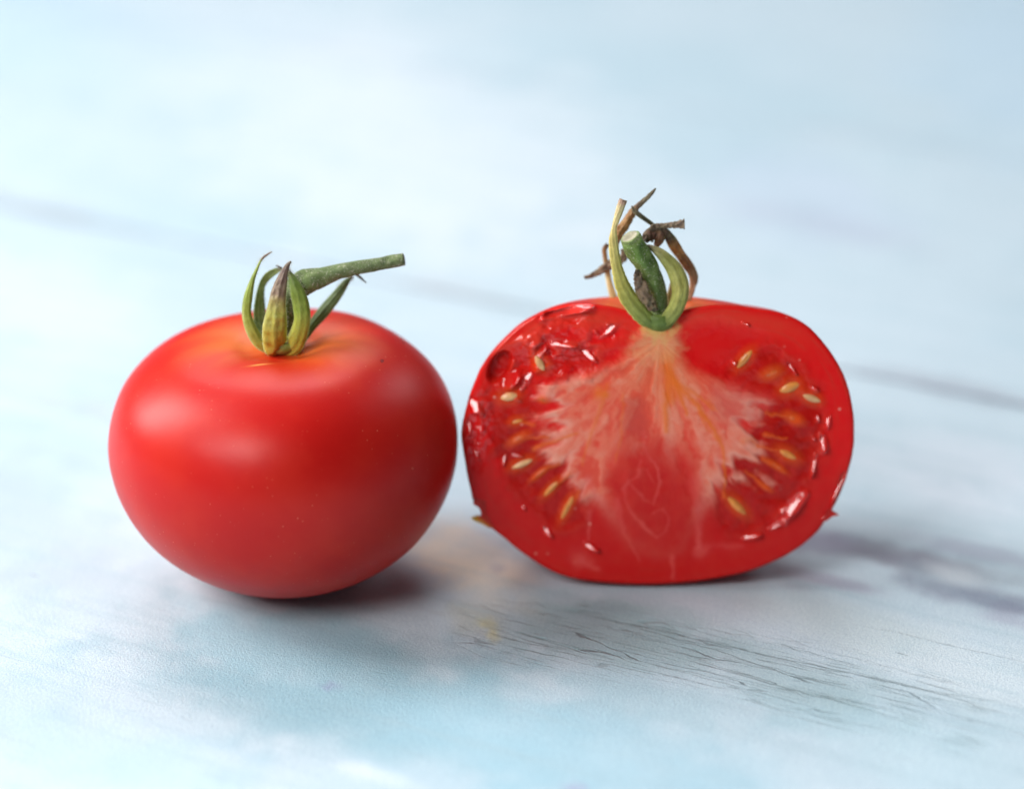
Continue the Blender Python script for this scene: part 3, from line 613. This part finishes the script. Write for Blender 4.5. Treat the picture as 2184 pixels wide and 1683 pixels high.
for (sx, sy, L, Wd, an, hh, tint) in SEEDS:
    ca, sa = math.cos(R(an)), math.sin(R(an)); u = (X - sx) * ca + (Y - sy) * sa; v = -(X - sx) * sa + (Y - sy) * ca
    q = np.hypot(u / (L * .75), v / (Wd * .75)); col = lay(col, (0.55 if tint != 1 else 0.75) * ss(1.5, 0.2, q), (0.90, 0.12, 0.015))
    H += 0.15 * ss(1.3, 0.5, q)
for p, wd in [([(560, 905), (470, 955), (420, 990)], 9), ([(610, 965), (540, 1020), (490, 1070)], 9), ([(660, 1050), (625, 1110), (580, 1180)], 9), ([(1500, 960), (1600, 1040)], 8), ([(1380, 1060), (1420, 1100)], 9), ([(1560, 830), (1660, 850)], 9),
              ([(1580, 890), (1640, 920), (1690, 960)], 10), ([(430, 720), (360, 710)], 9), ([(500, 780), (380, 790)], 10), ([(1600, 660), (1700, 680)], 10), ([(1590, 770), (1700, 790)], 10)]:
    vein(p, wd, (0.80, 0.12, 0.02), 0.8, 0.12)

# wet ridges and facets shaped to catch glints, with a pink highlight tint painted in
GLINT = [([(520, 312), (580, 318), (636, 322)], 9), ([(668, 345), (705, 370), (740, 398)], 14), ([(1712, 412), (1730, 440), (1748, 464)], 7), ([(1818, 525), (1856, 546)], 6), ([(1858, 678), (1856, 700)], 8), ([(1912, 676), (1903, 728)], 11),
         ([(1836, 786), (1838, 792)], 10), ([(1876, 776), (1892, 812), (1880, 850)], 17), ([(1850, 870), (1838, 915), (1826, 965)], 8), ([(1792, 1068), (1740, 1120), (1705, 1165), (1690, 1200)], 22), ([(1690, 1195), (1640, 1225), (1615, 1240)], 9),
         ([(1568, 1268), (1530, 1278), (1485, 1290)], 11), ([(690, 1312), (712, 1335), (748, 1346)], 11), ([(480, 1232), (492, 1262), (522, 1280)], 9), ([(290, 876), (274, 895), (282, 925)], 7), ([(325, 872), (375, 878)], 6), ([(1432, 405), (1444, 412)], 9),
         ([(376, 1130), (380, 1142)], 6), ([(1700, 1130), (1672, 1150)], 7), ([(480, 182), (560, 150), (640, 130), (722, 132)], 16), ([(430, 330), (450, 350), (470, 390)], 22), ([(390, 470), (400, 500), (370, 540)], 14), ([(800, 215), (830, 225), (820, 250), (800, 240)], 8),
         ([(740, 250), (760, 280), (800, 265)], 10), ([(120, 600), (150, 630), (165, 665)], 13), ([(100, 700), (108, 740), (100, 770)], 12), ([(130, 800), (150, 850), (150, 890)], 9), ([(1480, 205), (1500, 215)], 8), ([(340, 590), (360, 600)], 9), ([(1900, 1170), (1880, 1190)], 6)]
for pts, wd in GLINT:
    d, t = sdline(X + 4 * w3, Y + 4 * w4, pts); a = ss(1.6 * wd, 0.2 * wd, d); H += a * (0.16 + wd * 0.020) * (1 + 0.8 * w3); WET = np.maximum(WET, a)
    col = lay(col, 0.2 * a, (0.9, 0.13, 0.10))
q = sdpoly(Xw, Yw, [(1960, 1010), (2000, 960), (1990, 1040), (1950, 1110), (1925, 1130)]); col = lay(col, 0.5 * ss(10, -10, q), (0.75, 0.16, 0.12)); H -= 0.5 * ss(10, -10, q)
for (fx, fy, rx, ry, an, k) in [(318, 492, 60, 42, -40, .85), (470, 340, 36, 26, -50, .8), (600, 150, 120, 20, -12, .8), (130, 630, 22, 34, 10, .7), (1560, 130, 110, 9, 6, .7)]:
    ca, sa = math.cos(R(an)), math.sin(R(an)); u = ((X - fx) * ca + (Y - fy) * sa) / rx; v = (-(X - fx) * sa + (Y - fy) * ca) / ry
    m = ss(1.3, 0.6, np.hypot(u, v) + 0.25 * w3); H = H * (1 - m) + m * (0.034 * (0.62 * (X - fx) + 0.62 * (Y - fy)) + 0.1); WET = np.maximum(WET, m * 1.0)
for (fx, fy, rx, ry, an) in [(1750, 1118, 66, 19, -52), (1655, 1222, 34, 8, -30), (1525, 1278, 44, 11, -12), (715, 1330, 32, 12, 25), (1884, 812, 38, 14, 80), (1838, 918, 50, 9, 104), (1908, 702, 28, 10, 98), (1728, 438, 30, 7, 56), (1837, 535, 22, 7, 25), (500, 1257, 28, 10, 52),
                             (281, 900, 26, 8, 98), (350, 874, 28, 6, 5), (578, 317, 60, 9, 5), (705, 370, 44, 14, 35), (1857, 690, 13, 8, 90), (1837, 787, 10, 9, 0), (1438, 408, 12, 9, 0), (380, 1135, 12, 7, 60), (1678, 1150, 16, 8, -60), (130, 620, 40, 18, 60), (105, 730, 34, 12, 85), (135, 850, 40, 10, 70), (815, 240, 30, 14, -40),
                             (1500, 215, 12, 7, 20), (1960, 1040, 60, 9, -62), (1450, 118, 60, 7, 4), (1620, 142, 80, 8, 10), (405, 480, 22, 12, -50)]:
    ca, sa = math.cos(R(an)), math.sin(R(an)); u = ((X - fx) * ca + (Y - fy) * sa) / rx; v = (-(X - fx) * sa + (Y - fy) * ca) / ry
    m = ss(1.5, 0.9, np.hypot(u, v) + 0.35 * w3); h0 = float(H[int(np.argmin((X - fx) ** 2 + (Y - fy) ** 2))])
    H = H * (1 - m) + m * (h0 + 0.12 + 0.034 * (0.33 * (X - fx) + 0.45 * (Y - fy)) - 0.05 * (u * u + v * v)); WET = np.maximum(WET, m)
H *= ss(0, 14, D); H += -0.35 * ss(20, -4, D) ** 2
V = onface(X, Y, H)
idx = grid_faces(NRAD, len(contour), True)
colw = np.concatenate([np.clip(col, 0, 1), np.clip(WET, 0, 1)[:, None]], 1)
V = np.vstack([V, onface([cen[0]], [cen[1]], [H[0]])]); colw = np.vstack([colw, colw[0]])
nc = len(contour); Fl = idx.tolist() + [(len(V) - 1, j, (j + 1) % nc)[::-1] for j in range(nc)]
prev = (NRAD - 1) * nc
for sc_, dp in ((0.985, -1.5), (0.94, -6), (0.80, -13), (0.55, -18), (0.2, -20)):   # the flesh behind the cut
    rg = cen[None] + sc_ * (contour - cen)[None][0]; k0 = len(V)
    V = np.vstack([V, onface(rg[:, 0], rg[:, 1], np.full(nc, dp))]); colw = np.vstack([colw, np.tile(np.array((0.85, 0.01, 0.01, 0.5)), (nc, 1))])
    Fl += [(prev + j, prev + (j + 1) % nc, k0 + (j + 1) % nc, k0 + j) for j in range(nc)]; prev = k0
Fl.append(tuple(prev + j for j in range(nc)))
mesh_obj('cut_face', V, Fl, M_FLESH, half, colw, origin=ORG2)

# ---- skin behind the face: revolve left outline into right outline round the stem axis
AZ = np.linspace(0, 1, 90); PL = onface(Lp[:, 0], Lp[:, 1], -0.25 - 0 * Lp[:, 0]); PR = onface(Rp[:, 0], Rp[:, 1], -0.25 - 0 * Rp[:, 0])
axis0 = PL[0]; fup = FB
rowsV = []
for k, t in enumerate(AZ):
    an = math.pi * t; m = (1 - math.cos(an)) / 2; z = (1 - m) * ((PL - axis0) @ fup) + m * ((PR - axis0) @ fup)
    rl = np.abs((PL - axis0) @ FA); rr_ = np.abs((PR - axis0) @ FA); r = (1 - m) * rl + m * rr_; z = z - 2.4 * math.sin(an) * ss(6, 20, r) * (z > -22)* ss(-24, -6, z)
    rowsV.append(axis0 + np.outer(-r * math.cos(an), FA) + np.outer(r * math.sin(an) * 0.93, -FN) + np.outer(z, fup))
VS = np.concatenate(rowsV)
VS[:, 2] -= 1.3 * ss(14, 2, VS[:, 2]) * ss(0.5, 6, -(VS - FP) @ FN)
VS[:, 2] = np.maximum(VS[:, 2], 0.05)
rad = np.linalg.norm(VS - (axis0 + np.outer((VS - axis0) @ fup, fup)), axis=1); hz = (VS - axis0) @ fup
nn = fbm(VS[:, 0] / 6, VS[:, 1] / 6, 23, 4)
c = np.tile(np.array((0.56, 0.008, 0.005)), (len(VS), 1)); a = (ss(15, 6, rad + 6 * nn) * (hz > -12) * 0.55)[:, None]; c = c * (1 - a) + np.array((0.82, 0.24, 0.06)) * a
mesh_obj('skin', VS, grid_faces(len(AZ), NR), M_SKIN, half, c, origin=ORG2)

# ---- seeds
def seed_mesh(Lm, Wm):
    n, m = 18, 16; V = []; u = np.linspace(0, 1, n); a = np.linspace(0, 2 * np.pi, m, endpoint=False)
    wprof = np.sin(np.pi * u ** 0.75) ** 0.75 * (1 - 0.45 * (1 - u)) + 0.02
    for i in range(n):
        V.append(np.stack([np.full(m, (u[i] - .5) * Lm), wprof[i] * Wm / 2 * np.cos(a), wprof[i] * Wm * 0.30 * np.sin(a)], -1))
    return np.concatenate(V), grid_faces(n, m, True)
pxf = 0.546 / 1.285 * 0.0806 / math.cos(R(15)) * 0.98
TREE = np.stack([X, Y], -1)
for (sx, sy, L, Wd, an, hh, tint) in SEEDS:
    V0, F0 = seed_mesh(L * pxf * rng.uniform(.92, 1.08), Wd * pxf * rng.uniform(.72, .95))
    i = int(np.argmin((X - sx) ** 2 + (Y - sy) ** 2)); P = onface([sx], [sy], [H[i] - 0.12 + 0.6 * hh])[0]
    # narrow end towards the core
    flip = 1 if (sx - 1060) * math.cos(R(an)) > 0 else -1
    e1 = flip * (math.cos(R(an)) * FA - math.sin(R(an)) * FB); e3 = FN + 0.45 * rng.uniform(-1, 1) * e1 + 0.4 * rng.uniform(-1, 1) * FB; e3 /= np.linalg.norm(e3); e2 = np.cross(e3, e1)
    Vw = P + V0[:, :1] * e1 + V0[:, 1:2] * e2 + V0[:, 2:3] * e3
    t = 0.5 + 0.5 * (V0[:, 0] / (L * pxf) * 2)
    base = {0: (0.95, 0.36, 0.07), 1: (0.90, 0.15, 0.02), 2: (0.98, 0.55, 0.24)}[tint]
    o = mesh_obj('seed', Vw, F0, M_SEED, half, None, origin=ORG2)
    o.data.materials.clear()
    if not bpy.data.materials.get('seed_%d' % tint):
        m = mat_simple('seed_%d' % tint, base, 0.35, 0.0, coat=0.35, bump=0.1)
    o.data.materials.append(bpy.data.materials['seed_%d' % tint])

# ---- torn bits of skin on the rim
def flap(pts, thick, colr, label):
    P = onface([p[0] for p in pts], [p[1] for p in pts], np.full(len(pts), 0.1)); n = len(P)
    B = P - FN * thick; V = np.vstack([P, B]); F = [tuple(range(n)), tuple(range(2 * n - 1, n - 1, -1))] + [(i, i + n, (i + 1) % n + n, (i + 1) % n) for i in range(n)]
    c = np.tile(np.array(colr[0]), (2 * n, 1)); tip = colr[2]
    for i in tip: c[i] = colr[1]; c[i + n] = colr[1]
    o = mesh_obj('skin_flap', V, F, M_SKIN, half, c, smooth=False, origin=ORG2); o['label'] = label
flap([(190, 1165), (165, 1180), (150, 1176), (117, 1188), (140, 1204), (168, 1214), (205, 1234), (240, 1240)], 0.8, ((0.55, 0.02, 0.01), (0.72, 0.55, 0.06), (2, 3, 4, 5)), 'yellow torn skin tip on the rim')
flap([(1900, 1150), (1930, 1125), (1928, 1150), (1962, 1172), (1930, 1178), (1900, 1200), (1880, 1205)], 0.7, ((0.50, 0.014, 0.01), (0.66, 0.08, 0.05), (3,)), 'small red skin tip on the rim')
flap([(126, 1085), (128, 1118), (146, 1128), (165, 1143), (168, 1160), (190, 1170), (190, 1100)], 0.7, ((0.52, 0.014, 0.01), (0.6, 0.03, 0.02), (1,)), 'notched red skin on the rim')

# ---- its stem and dried sepals
cC = lambda zx, zy: ((2240 + zx / 2.629) * .546, (700 + zy / 2.629) * .546); uC = S_SRC / 2.629
fy = float(axis0[1]); fs = []
PY = (0.60, 0.52, 0.20); OLV = (0.34, 0.36, 0.07); OR = (0.33, 0.12, 0.03); DB = (0.06, 0.035, 0.022); TAN = (0.55, 0.36, 0.20)
def sp(*a, **k):
    k.setdefault('org', ORG2); o, f = strip('sepal', a[0], a[1], a[2], half, uC, cC, **k); return f
sp([(560, 1380, fy + 4, 70), (450, 1310, fy + 7, 85), (405, 1190, fy + 8, 78), (368, 1060, fy + 8.5, 62), (345, 930, fy + 9, 60), (325, 800, fy + 9, 50), (320, 720, fy + 9, 52), (352, 670, fy + 9, 50)],
   [(0, PY), (0.45, (0.80, 0.68, 0.36)), (0.62, TAN), (0.8, OR), (1, DB)], M_DRY, seed=31, curl=0.4, label='pale sepal behind, ending in a dry brown curl')
sp([(110, 1012, fy + 8, 34), (170, 1000, fy + 8, 50), (240, 965, fy + 8, 66), (320, 915, fy + 7.6, 90), (400, 870, fy + 7.2, 105), (470, 830, fy + 7, 110), (520, 800, fy + 7, 70), (500, 720, fy + 7, 40)],
   [(0, (0.13, 0.05, 0.03)), (0.3, BRN), (0.6, (0.20, 0.12, 0.08)), (1, (0.24, 0.17, 0.12))], M_DRY, wav=0.5, curl=0.4, rag=0.2, seed=32, label='dry brown sepal curling to the left')
sp([(430, 700, fy + 5, 60), (440, 620, fy + 5.5, 90), (490, 520, fy + 6, 108), (550, 435, fy + 6, 98), (600, 355, fy + 6, 84), (640, 300, fy + 6, 64), (680, 262, fy + 6, 56), (740, 208, fy + 6, 48), (800, 150, fy + 6, 42), (845, 98, fy + 6, 16)],
   [(0, OR), (0.3, (0.33, 0.15, 0.05)), (0.5, (0.30, 0.14, 0.06)), (0.62, (0.12, 0.07, 0.05)), (0.8, (0.10, 0.07, 0.05)), (1, (0.09, 0.06, 0.04))], M_DRY, wav=0.35, curl=0.5, rag=0.15, seed=33, label='long dry brown sepal pointing up right')
sp([(598, 275, fy + 5.5, 12), (625, 325, fy + 5.2, 50), (680, 372, fy + 5, 50), (740, 415, fy + 5, 46), (800, 458, fy + 5, 42), (850, 490, fy + 5, 30)],
   [(0, (0.14, 0.08, 0.05)), (0.5, (0.07, 0.07, 0.035)), (1, DB)], M_DRY, wav=0.3, seed=34, label='thin dark dried sepal bridging two others')
sp([(1130, 1300, fy + 5, 80), (1205, 1150, fy + 5, 75, 40), (1222, 1010, fy + 5, 105, 30), (1170, 880, fy + 5, 112), (1100, 780, fy + 5, 105), (1040, 690, fy + 5, 118), (985, 600, fy + 4.6, 100), (930, 540, fy + 4.4, 90), (860, 510, fy + 4.2, 50)],
   [(0, TAN), (0.18, (0.55, 0.30, 0.18)), (0.35, (0.28, 0.10, 0.04)), (0.6, (0.36, 0.14, 0.03)), (0.75, DB), (1, (0.16, 0.09, 0.06))], M_DRY, wav=0.25, curl=0.4, seed=35, label='rust brown dried sepal arching on the right')
sp([(730, 640, fy + 2.5, 60), (765, 590, fy + 3, 120), (830, 570, fy + 3.2, 165), (880, 610, fy + 3.2, 120), (850, 690, fy + 3.0, 60)],
   [(0, DB), (0.5, (0.15, 0.06, 0.035)), (1, (0.22, 0.08, 0.04))], M_DRY, wav=0.3, curl=0.7, seed=36)
sp([(780, 560, fy + 3.4, 60), (820, 500, fy + 3.6, 62), (900, 480, fy + 3.6, 52), (980, 476, fy + 3.4, 58), (1060, 468, fy + 3.2, 76), (1142, 462, fy + 3, 104)],
   [(0, DB), (0.4, (0.16, 0.10, 0.07)), (1, (0.20, 0.13, 0.10))], M_DRY, wav=0.35, curl=0.25, rag=0.2, seed=37, label='dry brown sepal with a ragged broken end')
sp([(960, 1330, fy + 3.5, 80), (985, 1210, fy + 4, 66), (1000, 1130, fy + 4, 50), (1005, 1060, fy + 4, 26)], [(0, PY), (1, TAN)], M_DRY, seed=38)
o_, ftb = tube('stem', [(905, 1440, fy + 1.0, 150), (900, 1340, fy + 1.0, 140), (868, 1180, fy + 1.0, 190), (820, 1020, fy + .9, 212), (745, 880, fy + .7, 222), (680, 770, fy + .5, 232), (615, 660, fy + .2, 222), (580, 595, fy, 200)],
   [(0, DGR), (0.25, (0.08, 0.14, 0.02)), (0.6, (0.10, 0.19, 0.03)), (0.9, (0.14, 0.26, 0.04)), (1, (0.22, 0.32, 0.10))], M_STEM, half, uC, cC, org=ORG2, bump_=0.12, capcol=(0.42, 0.40, 0.28), seed=6)
sp([(655, 930, fy - 1.6, 40), (665, 1010, fy - 1.8, 95), (695, 1110, fy - 1.9, 130), (745, 1210, fy - 1.7, 140), (800, 1290, fy - 1.2, 120), (850, 1360, fy - .8, 60)],
   [(0, DB), (0.3, (0.17, 0.10, 0.07)), (0.7, (0.30, 0.19, 0.12)), (1, (0.13, 0.08, 0.05))], M_DRY, wav=0.6, curl=0.2, rag=0.15, seed=39, label='dry brown fibre scar against the stem')
fs.append(sp([(860, 1500, fy - 0.8, 100), (760, 1440, fy - 1.4, 175), (650, 1330, fy - 1.8, 185), (555, 1200, fy - 2.2, 172), (492, 1060, fy - 2.4, 140), (445, 900, fy - 2.4, 112), (418, 740, fy - 2.2, 100), (405, 610, fy - 2.2, 88, 10), (412, 500, fy - 2, 60, 35), (445, 390, fy - 1.9, 74, 20), (480, 300, fy - 1.9, 80), (512, 215, fy - 1.8, 84)],
   [(0, (0.12, 0.22, 0.03)), (0.15, (0.32, 0.37, 0.06)), (0.35, (0.58, 0.53, 0.10)), (0.65, (0.72, 0.60, 0.20)), (0.92, (0.74, 0.62, 0.34)), (0.97, (0.50, 0.30, 0.22)), (1, (0.24, 0.14, 0.10))], M_SEPAL, curl=0.45, rag=0.06, seed=40, label='tall yellow-green sepal at the front left'))
fs.append(sp([(870, 1505, fy - 0.8, 100), (955, 1450, fy - 1.4, 150), (1040, 1340, fy - 1.6, 165), (1092, 1200, fy - 1.6, 172), (1088, 1060, fy - 1.2, 182), (1030, 920, fy - .6, 160), (940, 810, fy, 125), (860, 740, fy + .6, 90), (790, 700, fy + 1.2, 50), (740, 680, fy + 1.6, 20)],
   [(0, (0.12, 0.22, 0.03)), (0.15, (0.30, 0.35, 0.06)), (0.4, (0.50, 0.48, 0.11)), (0.65, (0.36, 0.38, 0.09)), (0.85, (0.28, 0.24, 0.12)), (1, BRN)], M_SEPAL, curl=0.5, seed=41, label='yellow-green sepal at the front right'))
cb = onface([1062], [196], [0.4])[0]
V = np.stack([cup_prof[:, 0][:, None] * .8 * np.cos(np.linspace(0, 2 * np.pi, 40, endpoint=False)) + cb[0], cup_prof[:, 0][:, None] * 0.6 * np.sin(np.linspace(0, 2 * np.pi, 40, endpoint=False)) + cb[1] + 1.0, cup_prof[:, 1][:, None] * 1.2 + cb[2] + 0.2 + np.zeros((1, 40))], -1).reshape(-1, 3)
mesh_obj('calyx', V, grid_faces(len(cup_prof), 40, True), M_SEPAL, half, np.tile(np.array((0.13, 0.22, 0.03)), (len(V), 1)), origin=ORG2)
hairs([ftb], fs, 700, 40, half, ORG2, 0.2, 0.45)

def on_front(V, px, py):
    x, y = project(V); d = (x - px) ** 2 + (y - py) ** 2 + (V - np.array(CAM)) @ np.array(FWD) * 0.6; return V[int(np.argmin(d))]
for (px, py, r, nm, cc) in [(852, 722, 0.42, 'water_droplet', (0.8, 0.3, 0.3)), (862, 732, 0.40, 'skin_blemish', (0.28, 0.006, 0.006)), (815, 769, 0.55, 'skin_blemish', (0.36, 0.008, 0.008)), (880, 1000, 0.3, 'skin_blemish', (0.6, 0.06, 0.04))]:
    P = on_front(V1, px, py); nrm = P - np.array((GX, GY, 24.0)); nrm /= np.linalg.norm(nrm)
    t1 = np.cross(nrm, (0, 0, 1.0)); t1 /= np.linalg.norm(t1); t2 = np.cross(nrm, t1); a = np.linspace(0, 2 * np.pi, 16, endpoint=False); VV = []
    for q in np.linspace(0, 1, 6):
        rr2 = r * math.sqrt(max(0.0001, 1 - q * q)) * (1 + 0.15 * np.cos(a * 2 + 1)); hh = (r * 0.55 if nm == 'water_droplet' else 0.06) * q - 0.02
        VV.append(P + (rr2 * np.cos(a))[:, None] * t1 + (rr2 * np.sin(a))[:, None] * t2 + hh * nrm)
    VV = np.concatenate(VV); mesh_obj(nm, VV, grid_faces(6, 16, True), M_DROP if nm == 'water_droplet' else M_SKIN, whole, np.tile(np.array(cc), (len(VV), 1)), origin=ORG1)
